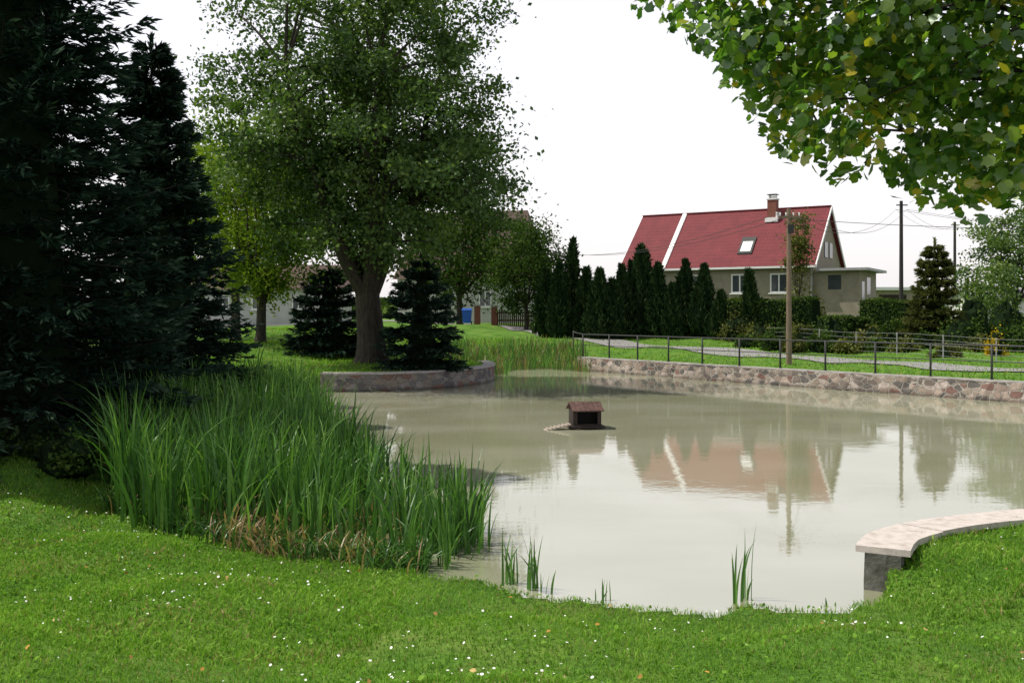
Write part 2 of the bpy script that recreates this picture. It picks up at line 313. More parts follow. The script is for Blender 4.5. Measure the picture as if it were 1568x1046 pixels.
def leafy(name,base,ells,nclump,nleaf,crad,lsize,mats,trunk=None,limbs=30,fork=None,shape=RH,zmin=-99,flat=.6,surf=.33,vb=0,extra=None,zfun=None):
    mb=MB(); cs=[]; vol=np.array([e[1][0]*e[1][1]*e[1][2] for e in ells]); 
    per=np.maximum(1,(nclump*vol/vol.sum()).astype(int))
    for (c,r),k in zip(ells,per):
        d=unit(R.normal(size=(k*2,3))); rad=R.random(k*2)**surf
        lump=1+.10*np.sin(d[:,0]*5+d[:,2]*7+c[0])+.08*np.sin(d[:,1]*9-d[:,2]*11)
        p=np.array(c)+d*np.array(r)*(rad*lump)[:,None]
        ok=p[:,2]>zmin
        if zfun is not None: ok&=zfun(p)
        p=p[ok][:k]; cs.append(p)
    cs=np.concatenate(cs)
    if extra is not None: cs=np.vstack([cs,extra])
    k=len(cs); cv=R.random(k)*.5+.22+vb; cr=crad*(.5+.9*R.random(k))
    n=int(nleaf/k)
    ax=unit(cs-np.array(ells[0][0])+R.normal(size=(k,3))*.5)
    G=R.normal(size=(k,n,3))*(cr[:,None,None]*np.array([.5,.5,.5*flat]))
    P=cs[:,None]+G+ax[:,None]*(R.normal(size=(k,n,1))*cr[:,None,None]*.35)
    val=np.clip(cv[:,None]+R.normal(size=(k,n))*.16,0,1)
    scatter(mb,P.reshape(-1,3),lsize*(.6+.8*R.random(k*n)),shape,0,val.ravel(),bias=(0,0,.6))
    bx,by,bz=base
    if trunk:
        fz=fork[2]; s=np.linspace(0,1,9); tr=trunk
        pts=np.stack([bx+(fork[0]-bx)*s+.05*np.sin(s*5)*tr,by+(fork[1]-by)*s,bz-.2+(fz-bz+.2)*s],1)
        tube(mb,pts,tr*(1+.55*np.exp(-s*9)-.18*s),14,1)
        idx=R.permutation(k)[:limbs]
        nm=min(8,limbs)
        f0=np.array(fork)
        mains=[]
        for q in range(nm):
            a=2*np.pi*q/nm+R.random()*.5; top=np.array(ells[0][0])+np.array([math.cos(a),math.sin(a),.0])*np.array(ells[0][1])*(.3+.3*R.random())+np.array([0,0,ells[0][1][2]*(R.random()*.7-.2)])
            s=np.linspace(0,1,10)[:,None]; mid=f0*.45+top*.55; mid[:2]=f0[:2]*.35+top[:2]*.65; mid[2]=f0[2]*.65+top[2]*.35
            p=(1-s)**2*(f0-np.array([0,0,tr*.8]))+2*s*(1-s)*mid+s*s*top
            p[1:-1]+=R.normal(size=(8,3))*.1*tr
            tube(mb,p,tr*.55*(1-s[:,0]*.85),8,1); mains.append(p)
        mains_=np.concatenate([mm_[2:] for mm_ in mains])
        for q in idx:
            tgt=cs[q]; dd=np.linalg.norm(mains_-tgt,axis=1)+np.maximum(0,mains_[:,2]-tgt[2])*1.5
            a0=mains_[np.argmin(dd)]; s=np.linspace(0,1,7)[:,None]; mid=(a0+tgt)/2+np.array([0,0,.12*np.linalg.norm(tgt-a0)])
            p=(1-s)**2*a0+2*s*(1-s)*mid+s*s*tgt
            tube(mb,p,tr*.13*(1-s[:,0]*.8)+.008,5,1,cap=False)
    return mb.build(name,mats)

g0=gz(-5.3,38)
def linz(p):
    r_=np.hypot(p[:,0]+5.6,p[:,1]-38)
    lo=np.interp(r_,[0,1.5,3,5,6.5],[4.9,4.5,4.9,5.5,5.9])
    lo=np.where(p[:,0]<-8,lo-.5,lo)
    return p[:,2]>lo
leafy('linden_tree',(-5.35,38,g0),[((-6.0,38,11.4),(5.8,5.2,7.8)),((-6.0,38,8.4),(6.2,5.4,3.6)),((-2.3,38,8.0),(2.6,3,2.6)),((-5.6,37.5,6.0),(2.8,2.8,1.6))],440,100000,.95,.165,[lindenM,barkM],trunk=.56,limbs=130,fork=(-5.5,38,g0+2.7),zfun=linz,surf=.46,shape=RH)
leafy('small_lime_tree',(-11.4,45,gz(-11.4,45)),[((-11.4,45,7.2),(3.0,2.6,3.9)),((-10.4,45.5,5.2),(2.2,1.8,1.7))],130,20000,.9,.17,[lightM,barkM],trunk=.24,limbs=30,fork=(-11.3,45,gz(-11.4,45)+1.8),zmin=3.6)
leafy('birch_tree',(-15,54,gz(-15,54)),[((-15,54,9.0),(3.6,3,5.0))],130,14000,1.0,.2,[lightM,barkM],trunk=.25,limbs=30,fork=(-15,54,5),zmin=4)
leafy('plum_tree',(1.0,70,gz(1,70)),[((1.0,70,5.6),(2.7,2.5,3.0)),((1.2,71,8),(1.3,1.3,1.6))],120,14000,.9,.2,[darkM,barkM],trunk=.16,limbs=20,fork=(1,70,3.4),vb=-.15)
leafy('ash_tree',(-4,76,gz(-4,76)),[((-4,76,8.0),(4.5,4,4.5))],160,14000,1.1,.26,[darkM,barkM],trunk=.25,limbs=20,fork=(-4,76,4.2),vb=-.1)

# overhanging maple on the right bank
def zlow(x): return np.interp(x,[1.0,1.5,1.65,2.05,2.45,2.75,2.95,3.4,3.9,5,8,12],[5.1,4.75,4.45,3.95,3.82,3.9,3.62,3.47,3.6,3.8,4.2,5.5])
cl=[]
while len(cl)<330:
    x=R.uniform(1.05,4.6); z=R.uniform(3.4,6.4); y=R.uniform(6.8,8.4)
    lim=zlow(x*7.5/y)
    zz=2.7+(lim-2.7)*y/7.5
    if z>zz and x>1.1+max(0,z-5.2)*.35 and (z<zz+1.2 or R.random()<.7):
        cl.append((x,y,z))
c1=np.array(cl); c2=[]
while len(c2)<120:
    x=R.uniform(4.0,12); y=R.uniform(1.5,12); z=R.uniform(3.9,9.5)
    if ((x-7.9)/4.1)**2+((y-7)/5)**2+((z-6.3)/3.0)**2<1 and not(x/y<.68 and y<6.8) : c2.append((x,y,z))
c2=np.array(c2)
mb=MB()
for cc,nn,sz,cr in((c1,34,.10,.24),(c2,34,.15,.55)):
    k=len(cc); P=cc[:,None]+R.normal(size=(k,nn,3))*np.array([1,1,.65])*cr*.62
    val=np.clip(.50+R.normal(size=(k,1))*.2+R.normal(size=(k,nn))*.2,0,1)
    P=P.reshape(-1,3); val=val.ravel()
    lim=2.7+(zlow(P[:,0]*7.5/P[:,1])-2.7)*P[:,1]/7.5-.14; ok=(P[:,2]>lim)
    scatter(mb,P[ok],sz*(.6+.6*R.random(ok.sum())),MAPLE,0,val[ok],bias=(-.5,-.1,.6))
tb=np.array([7.2,7.4,gz(7.2,7.4)])
s=np.linspace(0,1,10)[:,None]; tube(mb,tb-np.array([0,0,.2])+np.array([.1,0,7.0])*s,(.27-.15*s[:,0])*(1+.5*np.exp(-s[:,0]*12)),14,1)
for q in range(14):
    z0=R.uniform(2.6,5.4); a0=tb+np.array([0,0,z0]); tg=np.array([R.uniform(1.5,3.2),R.uniform(7.0,8.2),0]); tg[2]=zlow(tg[0])+R.uniform(.25,1.4)
    mid=(a0+tg)/2+np.array([0,R.uniform(-.4,.4),R.uniform(.4,1.1)]); p=(1-s)**2*a0+2*s*(1-s)*mid+s*s*tg; p[2:-1]+=R.normal(size=(7,3))*.035; tube(mb,p,.038*(1-.88*s[:,0]),6,1)
    for w in range(7):
        st=p[R.integers(4,10)]; e=st+np.array([R.uniform(-.5,.2),R.uniform(-.4,.4),R.uniform(-.3,.3)])
        if e[2]>zlow(e[0])+.05: tube(mb,[st,(st+e)/2+.03,e],[.01,.008,.004],4,1,cap=False)
for q in range(14):
    a0=tb+np.array([0,0,R.uniform(3,6.5)]); tg=c2[R.integers(len(c2))]; mid=(a0+tg)/2+np.array([0,0,.4]); p=(1-s)**2*a0+2*s*(1-s)*mid+s*s*tg; tube(mb,p,.06*(1-.8*s[:,0]),6,1)
mb.build('maple_tree',[mapleM,barkM])

# ------------------------------------------------------------ spruces
def spruce(name,x,y,h,r,B,Tn,Mn,sz=1.,low=.02,mat=None,pw=.9,vb=0,tip=1.,drop=0.):
    z=gz(x,y); mb=MB()
    u=R.random(B)**1.2; u=low+(1-low)*u*.985
    nw=int(h*2.3); u=(np.round(u*nw)+R.normal(size=B)*.13)/nw; u=np.clip(u,low,.985)
    az=R.random(B)*2*np.pi; L=r*(1-u)**pw*(.58+.58*R.random(B))+.12
    el=np.tan(np.radians(-14-drop+50*u+R.normal(size=B)*6))
    dh=np.stack([np.cos(az),np.sin(az),0*az],1); pr=np.stack([-np.sin(az),np.cos(az),0*az],1)
    s=.15+.87*R.random((B,Tn))**.6
    base=np.array([x,y,z])+np.stack([0*u,0*u,u*h],1)
    def pos(s): return base[:,None]+dh[:,None]*(L[:,None]*s)[...,None]+np.array([0,0,1.])*(L[:,None]*(el[:,None]*s-.30*s*s+.28*s**3.5))[...,None]
    P=pos(s); side=np.sign(R.random((B,Tn))-.5)
    tl=np.minimum(.36*L[:,None]*(1.1-s)+.10*sz,.65)*(.6+.6*R.random((B,Tn)))
    td=unit(dh[:,None]*.8+pr[:,None]*(side*(.85-.5*s))[...,None]+np.array([0,0,1])*(R.normal(size=(B,Tn))*.08-.10)[...,None])
    q=R.random((B,Tn,Mn)); 
    PP=P[:,:,None]+td[:,:,None]*(tl[...,None]*q)[...,None]
    PP[...,2]=np.maximum(PP[...,2],z+.05)
    DD=td[:,:,None]+R.normal(size=(B,Tn,Mn,3))*.30+np.array([0,0,.10])
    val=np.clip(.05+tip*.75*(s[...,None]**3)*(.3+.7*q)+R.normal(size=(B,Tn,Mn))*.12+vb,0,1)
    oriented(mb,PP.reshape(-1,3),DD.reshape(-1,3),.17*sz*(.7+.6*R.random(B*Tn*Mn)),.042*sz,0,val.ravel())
    tube(mb,[(x,y,z-.2),(x,y,z+h*.5),(x,y,z+h)],[.02*h,.012*h,.01],8,1)
    ss=np.linspace(0,1,5)
    for b_ in range(0,B,2):
        pp=base[b_]+dh[b_]*(L[b_]*ss)[:,None]+np.array([0,0,1.])*(L[b_]*(el[b_]*ss-.30*ss**2+.28*ss**3.5))[:,None]
        tube(mb,pp,.022*(1-.8*ss)*max(.5,L[b_]/3),4,1,cap=False)
    k=60; zt=R.random(k); oriented(mb,np.stack([np.full(k,x),np.full(k,y),z+h*.97+zt*.5*sz-.1],1),R.normal(size=(k,3))*.5+np.array([0,0,1.2]),.16*sz,.04*sz,0,.5)
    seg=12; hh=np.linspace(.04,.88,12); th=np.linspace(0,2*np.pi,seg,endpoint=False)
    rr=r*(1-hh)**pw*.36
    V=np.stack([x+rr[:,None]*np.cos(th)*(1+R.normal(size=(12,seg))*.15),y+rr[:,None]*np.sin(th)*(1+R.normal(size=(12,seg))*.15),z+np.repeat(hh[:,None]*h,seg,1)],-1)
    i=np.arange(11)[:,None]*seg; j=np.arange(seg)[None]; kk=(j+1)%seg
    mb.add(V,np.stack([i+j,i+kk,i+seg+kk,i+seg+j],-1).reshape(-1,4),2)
    return mb.build(name,[mat or spruceM,barkM,coreM])
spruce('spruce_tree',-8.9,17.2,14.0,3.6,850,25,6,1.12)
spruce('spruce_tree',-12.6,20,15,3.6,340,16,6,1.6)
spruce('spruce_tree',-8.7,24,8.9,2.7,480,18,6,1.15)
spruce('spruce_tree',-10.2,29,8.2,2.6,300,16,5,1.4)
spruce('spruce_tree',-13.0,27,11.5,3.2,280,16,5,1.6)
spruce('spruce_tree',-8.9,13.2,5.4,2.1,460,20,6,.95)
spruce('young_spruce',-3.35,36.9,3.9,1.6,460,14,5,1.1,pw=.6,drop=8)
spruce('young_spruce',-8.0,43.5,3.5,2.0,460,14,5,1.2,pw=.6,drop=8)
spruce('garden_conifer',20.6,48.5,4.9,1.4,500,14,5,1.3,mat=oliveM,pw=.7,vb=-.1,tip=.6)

# ------------------------------------------------------------ dense shapes
def thuja(name,x,y,zt,w,mat=thujaM):
    z=gz(x,y); h=zt-z; mb=MB(); n=2400; pe=R.uniform(.6,1.0); vb=R.uniform(-.1,.1)
    u=R.random(n)**.9; a=R.random(n)*2*np.pi
    prof=lambda u: np.clip((1-u)**pe*(1+.10*np.sin(u*14+x)),0,1)*np.minimum(1,(u+.12)*5)
    rr=w/2*prof(u)*(.76+.40*R.random(n))
    P=np.stack([x+rr*np.cos(a)+.1*np.sin(u*3+x),y+rr*np.sin(a),z+u*h*.97],1)
    D=np.stack([np.cos(a)*.5,np.sin(a)*.5,np.full(n,1.)],1)+R.normal(size=(n,3))*.3
    oriented(mb,P,D,.32*(.6+.7*R.random(n)),.11,0,np.clip(.38+vb+.25*np.sin(a*5+u*9)+R.normal(size=n)*.2,0,1))
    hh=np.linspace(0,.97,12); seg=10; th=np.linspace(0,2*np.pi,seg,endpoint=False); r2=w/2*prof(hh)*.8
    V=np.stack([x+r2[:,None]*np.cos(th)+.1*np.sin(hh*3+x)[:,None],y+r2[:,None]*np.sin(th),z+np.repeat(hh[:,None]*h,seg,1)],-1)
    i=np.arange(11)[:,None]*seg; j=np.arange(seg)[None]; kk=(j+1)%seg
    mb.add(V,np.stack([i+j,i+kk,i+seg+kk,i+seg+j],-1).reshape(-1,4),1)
    mb.build(name,[mat,coreM])
def W(u,D): return (u-784)/F*D
def Z(v,D): return CH+(480-v)/F*D
for u,v,D,w in [(838,412,62,2.0),(858,402,60,1.6),(877,364,61,1.5),(896,410,60,1.4),(916,412,59,1.8),(936,428,59,1.4),(952,406,60,1.8),(968,400,61,1.6),(985,374,60,2.4),(1010,404,59,1.7),(1030,436,58,1.3),(1049,398,59,2.1),(1076,406,58,2.2),(1102,448,57,1.5),(1148,414,56,1.2)]:
    thuja('thuja_tree',W(u,D),D,Z(v,D),w)
def shrub(name,c,r,n,ls,mat,vb=0.,flower=None,shape=RH):
    z=gz(c[0],c[1]); mb=MB(); k=max(6,n//90)
    d=unit(R.normal(size=(k,3))); d[:,2]=np.abs(d[:,2]); cs=np.array([c[0],c[1],z])+d*np.array(r)*(.45+.5*R.random((k,1)))
    m_=n//k; P=cs[:,None]+R.normal(size=(k,m_,3))*np.array(r)*.17
    val=np.clip(.45+vb+R.normal(size=(k,1))*.18+R.normal(size=(k,m_))*.15,0,1)
    P=P.reshape(-1,3); P[:,2]=np.maximum(P[:,2],z+.02)
    scatter(mb,P,ls*(.6+.8*R.random(len(P))),shape,0,val.ravel())
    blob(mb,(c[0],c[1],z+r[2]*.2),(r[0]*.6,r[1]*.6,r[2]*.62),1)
    mb.build(name,[mat,coreM])
def hedge(name,p0,p1,w,zt,n,mat,ls=.13):
    mb=MB(); p0=np.array(p0,float);p1=np.array(p1,float); L=np.linalg.norm(p1-p0); T=(p1-p0)/L; Nn=np.array([-T[1],T[0]])
    zb=min(gz(*p0),gz(*p1))-.1
    s=R.random(n)*L; f_=R.random(n); top=f_<.35; o=np.where(top,R.uniform(-w/2,w/2,n),np.where(R.random(n)<.5,-w/2,w/2))+R.normal(size=n)*.06
    zz=np.where(top,zt,R.uniform(zb,zt,n))+R.normal(size=n)*.06+.08*np.sin(s*1.7)
    P=np.column_stack([p0+T*s[:,None]+Nn*o[:,None],zz]) 
    scatter(mb,P,ls*(.6+.8*R.random(n)),RH,0,np.clip(.4+.2*np.sin(s*2.3)+R.normal(size=n)*.18,0,1),bias=(0,0,.4))
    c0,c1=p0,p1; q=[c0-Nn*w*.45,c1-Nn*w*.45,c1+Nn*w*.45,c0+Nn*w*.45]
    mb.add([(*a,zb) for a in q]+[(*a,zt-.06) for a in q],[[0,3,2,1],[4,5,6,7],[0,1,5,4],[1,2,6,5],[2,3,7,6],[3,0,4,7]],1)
    mb.build(name,[mat,coreM])
hedge('clipped_hedge',(W(1120,57),57),(W(1250,54),54),1.2,Z(460,56),5000,darkM)
hedge('clipped_hedge',(W(1328,56),56),(W(1398,53),53),1.2,Z(462,55),3500,darkM)
hedge('clipped_hedge',(W(1255,52),52),(W(1330,52),52),.8,Z(488,52),2500,darkM)
rs=[(1130,56,1.2,1.6,oliveM),(1165,54,1.1,1.2,oliveM),(1190,52,.9,1.0,darkM),(1230,50,1.0,1.2,oliveM),(1272,50,1.1,1.7,darkM),(1300,52,.9,1.1,oliveM),(1335,49,.8,1.2,oliveM),(1365,50,1.0,1.3,darkM),(1392,50,.8,1.4,oliveM),(1412,47,.7,.9,darkM),(1470,46,1.1,1.6,darkM),(1490,50,1.3,2.6,darkM),(1540,52,1.4,2.4,darkM),(1500,44,.7,.8,oliveM),(1550,44,.8,1.0,darkM),(1600,44,1.2,1.8,darkM),(1650,44,1.4,2.0,darkM),(1350,56,.8,1.8,oliveM),(1440,52,1.2,1.8,darkM),(1245,57,.8,1.9,oliveM),(1180,48,.7,.7,darkM),(1215,47,.6,.6,oliveM),(1255,47,.8,.8,darkM),(1300,46,.7,.6,oliveM),(1340,46,.6,.7,darkM),(1385,45,.6,.6,oliveM),(1450,42,.6,.5,oliveM),(1140,50,.7,.7,darkM)]
for u,D,w,h,mt in rs: shrub('garden_shrub',(W(u,D),D),(w,w,h),1300,.14,mt,vb=R.uniform(-.15,.15))
shrub('forsythia_bush',(W(1524,42),42),(.5,.5,1.1),900,.09,yellowM)
leafy('apple_tree',(W(1555,58),58,1.3),[((W(1560,58),58,6.6),(2.6,2.4,2.6)),((W(1520,56),56,4.2),(2.2,2,1.5))],130,14000,.8,.18,[lindenM,barkM],trunk=.16,limbs=18,fork=(W(1555,58),58,3.2),vb=.1)
leafy('young_birch',(W(1222,60),60,1.8),[((W(1222,60),60,6.2),(.75,.75,2.6))],45,3500,.45,.16,[oliveM,barkM],trunk=.07,limbs=14,fork=(W(1222,60),60,3.4),vb=.1)
for x,y,w,h in [(-7.2,15.2,.9,.7),(-6.9,17.5,1.0,.9),(-7.4,20,1.1,.9),(-6.3,14.0,.7,.5),(-7.9,23,1.0,.9),(-8.2,27,1.1,1.1),(-8.0,31,1.0,.9),(-7.8,13.2,.8,.5)]:
    shrub('undergrowth_shrub',(x,y),(w,w,h),1400,.08,darkM,vb=-.2)

mb=MB()
for k in range(150):
    a=math.radians(-50+100*k/150+R.normal()*.4); D=R.uniform(190,260); x=D*math.sin(a)*1.1; y=D*math.cos(a); r_=R.uniform(4,8); h_=R.uniform(1.5,4.5)
    n=100; d=unit(R.normal(size=(n,3))); d[:,2]=abs(d[:,2])
    scatter(mb,np.array([x,y,2.2])+d*np.array([r_,r_,h_])*(.8+.3*R.random((n,1))),1.8,RH,0,np.clip(.4+R.normal(size=n)*.2,0,1))
    blob(mb,(x,y,2.2),(r_*.9,r_*.9,h_*.9),0,10)
mb.build('distant_treeline',[darkM])

# ------------------------------------------------------------ reeds
def blades(mb,B,h,w,lean,val,seg=5,az=None,mat=0,base_off=0):
    n=len(B); az=R.random(n)*2*np.pi if az is None else az
    d=np.stack([np.cos(az),np.sin(az),0*az],1); sd=R.random(n)*np.pi; side=np.stack([np.cos(sd),np.sin(sd),0*sd],1)
    s=np.linspace(0,1,seg+1)
    kink=(s[None]**(1.5+1.8*R.random(n)[:,None]))
    C=B[:,None]+d[:,None]*(lean*h)[:,None,None]*kink[...,None]+np.array([0,0,1.])*(h[:,None]*(s[None]-.38*lean[:,None]*kink**1.5))[...,None]
    ww=w[:,None]*np.clip(1.15*(1-s[None]**2.6),.04,1)*.5
    L=C-side[:,None]*ww[...,None]; Rr=C+side[:,None]*ww[...,None]
    V=np.stack([L,Rr],2).reshape(n,-1,3); k=2*(seg+1)
    q=np.arange(seg)*2; f=np.stack([q,q+1,q+3,q+2],1)
    Fs=(np.arange(n)[:,None,None]*k+f[None]).reshape(-1,4)
    mb.add(V.reshape(-1,3),Fs,mat,np.repeat(val,seg))
def inpoly(X,Y,pg):
    A=np.array(pg);B=np.roll(A,-1,0)
    c=((A[:,1]>Y[:,None])!=(B[:,1]>Y[:,None]))&(X[:,None]<(B[:,0]-A[:,0])*(Y[:,None]-A[:,1])/(B[:,1]-A[:,1]+1e-12)+A[:,0])
    return c.sum(1)%2==1
reg=[(-5.3,13.1),(-4.3,12.0),(-2.9,11.2),(-1.9,10.75),(-.95,10.55),(-.40,11.2),(-.42,12.2),(-.95,13.2),(-1.5,14.4),(-2.4,16.5),(-3.4,19.5),(-4.6,24),(-6.0,28.5),(-7.6,30),(-7.4,22),(-6.6,17)]
X=R.uniform(-8,0,3600);Y=R.uniform(10.2,30,3600)
ok=inpoly(X,Y,reg)
ok&=~((X>-2.3)&(R.random(len(X))<.40))
ok&=~((Y>17)&(R.random(len(X))<.25))
X=X[ok];Y=Y[ok]; nc=min(len(X),860); X=X[:nc];Y=Y[:nc]
fx=np.array([-.45,-.55,-.5,-.7,-.9,-.75,-1.1,-1.2,-.62,-.42,-1.4,-1.0]); fy=np.array([11.3,11.8,12.3,12.7,13.2,11.1,13.8,10.7,10.9,11.6,14.2,10.6])
X=np.concatenate([X,fx]);Y=np.concatenate([Y,fy]); nc=len(X)
m_=R.integers(4,16,nc); ci=np.repeat(np.arange(nc),m_); n=len(ci)
sx=R.normal(size=n)*.10; sy=R.normal(size=n)*.10
PX=X[ci]+sx; PY=Y[ci]+sy
B=np.stack([PX,PY,np.maximum(ground(PX,PY),-.15)],1)
ch=np.interp(X,[-7,-4,-2.5,-1.3,-.4],[1.78,1.75,1.48,1.25,1.2])*(.66+.42*R.random(nc))
h=ch[ci]*(.5+.55*R.random(n)**.6)
cv=np.clip(.52+R.normal(size=nc)*.17,.28,.9); val=np.clip(cv[ci]+R.normal(size=n)*.18,.21,1)
dead=R.random(n)<np.where((PX>-3.6)&(PX<-1.2)&(PY<12.2),.32,.05); val[dead]=.15*R.random(dead.sum()); h[dead]*=.55
lean=np.abs(R.normal(size=n))*.22+.03; fl=R.random(n)<.12; lean[fl]+=.6*R.random(fl.sum()); lean[dead]+=.5*R.random(dead.sum())
az=np.arctan2(sy,sx)+R.normal(size=n)*.5
mb=MB(); blades(mb,B,h,.020+.026*R.random(n),lean,val,7,az=az)
for cx,cy,k,hh_ in [(-.02,9.95,12,.62),(.20,9.78,14,.6),(.32,9.62,6,.35),(.85,9.32,6,.3),(2.12,9.28,8,.6),(2.17,9.35,4,.75),(-.75,10.55,16,.7),(-1.0,10.6,16,.7),(2.6,9.05,5,.12),(2.9,9.2,5,.14)]:
    bb=np.stack([cx+R.normal(size=k)*.05,cy+R.normal(size=k)*.05,np.full(k,-.05)],1)
    blades(mb,bb,hh_*(.5+.6*R.random(k)),np.full(k,.022),.05+.4*R.random(k)**2,np.clip(.6+R.normal(size=k)*.15,.25,1),6)
nq=2600
X=R.uniform(-5.4,-.9,nq); Y=np.interp(X,[-5.3,-4,-2.9,-2,-.9],[13.35,12.1,11.2,10.72,10.4])+R.normal(size=nq)*.18+.04
patch=.5+.5*np.sin(X*4.3+1.2)
dm=R.random(nq)<np.where((X>-3.6)&(X<-1.5),.12+.45*patch,.06)
blades(mb,np.stack([X,Y,np.maximum(ground(X,Y),-.02)],1),np.where(dm,.12+.4*R.random(nq),.12+.34*R.random(nq)),np.full(nq,.019),.2+.75*R.random(nq),np.where(dm,.17*R.random(nq),np.clip(.5+R.normal(size=nq)*.2,.22,1)),4)
mb.build('reeds',[reedM])
mb=MB(); n=5000; X=R.uniform(-3.2,3.6,n); Y=R.uniform(43,57,n); d=sdist(X,Y); ok=(d>-.9)&(R.random(n)<np.clip(1.2-d*.16,.15,1)); X=X[ok];Y=Y[ok]; n=len(X)
v_=np.where(R.random(n)<.25,.1+.08*R.random(n),np.clip(.6+R.normal(size=n)*.2,.25,1))
blades(mb,np.stack([X,Y,np.maximum(ground(X,Y),-.1)],1),.35+.7*R.random(n)*np.clip(1.2-.15*d[ok],.3,1),np.full(n,.035),.1+.3*R.random(n),v_,4); mb.build('bank_reeds',[reedM])

# ------------------------------------------------------------ lawn blades
mb=MB()
def lawn(n,x0,x1,y0,y1,h0,w0,yp=1,cond=None,seg=2):
    Y=y0+(y1-y0)*R.random(n)**yp; X=R.uniform(x0,x1,n)
    ok=(sdist(X,Y)>.10)
    if cond is not None: ok&=cond(X,Y)
    X=X[ok];Y=Y[ok];k=len(X)
    pat=.5+.17*np.sin(X*3.1+2*np.sin(Y*1.9))+.17*np.cos(Y*4.3+X*1.7)+.16*np.sin(X*1.1-Y*.9+2*np.sin(X*.7))
    tuf=.5+.5*np.sin(X*13+3*np.sin(Y*7))*np.cos(Y*15+X*4)
    thin=(np.sin(X*1.9+Y*.6+1.5*np.sin(Y*2.3))*np.cos(Y*2.7-X*.8))
    hh=h0*(.5+.7*R.random(k))*(.5+.5*pat+.55*tuf); ww=w0*(.7+.6*R.random(k))
    dry=R.random(k)<np.where(thin>.55,.22,.05)
    blades(mb,np.stack([X,Y,ground(X,Y)-.005],1),hh,ww,.25+.7*R.random(k),np.where(dry,.06*R.random(k),np.clip(.16+.42*pat+.25*tuf+R.normal(size=k)*.17,.09,1)),seg)
vis=lambda X,Y:(np.abs(X)<Y*.60+.8)
lawn(165000,-5.5,6.5,3.3,10.8,.06,.0062,1.2,vis)
lawn(45000,-9,-1,6.5,14.5,.07,.012,1,vis)
lawn(18000,3.4,9,8,12.3,.08,.011,1,vis)
lawn(26000,-16,0,34,62,.13,.055,1.3,seg=1)
lawn(26000,-2,32,28,60,.14,.055,1.2,lambda X,Y:(Y>47.5-1.43*(X-3.15)+.6),seg=1)
mb.build('lawn_grass',[grassM])
white=noise_mat('daisy_petal',two((.72,.72,.66),.08)); 
mb=MB(); n=2600
X=R.uniform(-7,7,n);Y=3.6+9*R.random(n)**1.2; cl_=np.sin(X*1.3+2)*np.cos(Y*1.1)+R.normal(size=n)*.45
ok=(sdist(X,Y)>.25)&(np.abs(X)<Y*.6+.5)&(cl_>.1)&(X<8); X=X[ok];Y=Y[ok]
disc=[(.5*math.cos(a),.5*math.sin(a),0) for a in np.linspace(0,2*np.pi,8,endpoint=False)]
scatter(mb,np.stack([X,Y,ground(X,Y)+.06],1),.009+.015*R.random(len(X))**1.5,disc,0,.5,bias=(0,-.4,3))
mb.build('daisies',[white])
mb=MB(); n=6000; X=R.uniform(-6,6,n);Y=3.4+8*R.random(n); ok=(sdist(X,Y)>.2)&(np.sin(X*2.2)*np.cos(Y*2.9+X)>-.1); X=X[ok];Y=Y[ok]
scatter(mb,np.stack([X,Y,ground(X,Y)+.03+.025*R.random(len(X))],1),.022+.025*R.random(len(X)),HEX,0,.12+.6*R.random(len(X)),bias=(0,0,1.6)); mb.build('clover_leaves',[grassM])
fallM=leaf_mat('fallen_leaves',[(0,(.25,.16,.07)),(.5,(.45,.25,.05)),(1,(.5,.42,.2))],.1)
mb=MB(); n=60; X=R.uniform(-5,5,n);Y=R.uniform(4,10,n); ok=sdist(X,Y)>.15; X=X[ok];Y=Y[ok]
scatter(mb,np.stack([X,Y,ground(X,Y)+.055],1),.025+.025*R.random(len(X)),HEX,0,R.random(len(X)),bias=(0,0,2))
for (x,y,l,a) in [(.40,4.85,.09,-.7),(-1.7,5.6,.05,.3),(1.6,5.4,.05,1)]:
    z_=gz(x,y)+.065; dx,dy=l*math.cos(a),l*math.sin(a); mb.add([(x,y,z_),(x+dx-dy*.1,y+dy+.02,z_+.01),(x+dx,y+dy,z_+.02),(x+dy*.1,y-.02,z_+.005)],[[0,1,2,3]],0,.9)
mb.build('fallen_leaves',[fallM])

# ------------------------------------------------------------ duck house
woodD=noise_mat('weathered_wood',[(.3,(.014,.011,.009)),(.7,(.045,.032,.025))],scale=8,stretch=(6,6,1),bump=.5)
woodG=noise_mat('grey_wood',[(.3,(.25,.21,.17)),(.7,(.42,.36,.30))],scale=8,stretch=(6,6,1),bump=.5)
rustM=noise_mat('rusty_roof',[(.3,(.045,.028,.022)),(.55,(.09,.048,.038)),(.75,(.15,.085,.07))],scale=9,bump=.3)
blackM=noise_mat('opening_shade_black',two((.006,.006,.006)),rough=1)  # near-black colour that paints the shade inside the duck house
e=bpy.data.objects.new('duck_house',None); scene.collection.objects.link(e); e.location=(1.72,23.5,0); e.rotation_euler=(0,0,math.radians(8))
mb=MB(); box(mb,(-.40,-.38,.03),(.40,.40,.08)); 
for x in(-.28,.20): box(mb,(x,-.42,-.05),(x+.1,.44,.028))
mb.build('float_platform',[woodD],parent=e)
mb=MB()
for k in range(6):
    a=-.31+k*.62/6; box(mb,(a+.004,.28,.083),(a+.62/6-.004,.305,.44))
for sx in(-1,1): 
    for k in range(5): box(mb,(sx*.32-.012,-.28+k*.112+.003,.083),(sx*.32+.012,-.28+(k+1)*.112-.003,.44))
box(mb,(-.308,-.30,.40),(.308,-.275,.44)); box(mb,(-.308,-.30,.083),(-.24,-.276,.397)); box(mb,(.24,-.30,.083),(.308,-.276,.397)); box(mb,(-.237,-.30,.083),(.237,-.278,.12))
mb.build('plank_walls',[woodD],parent=e)
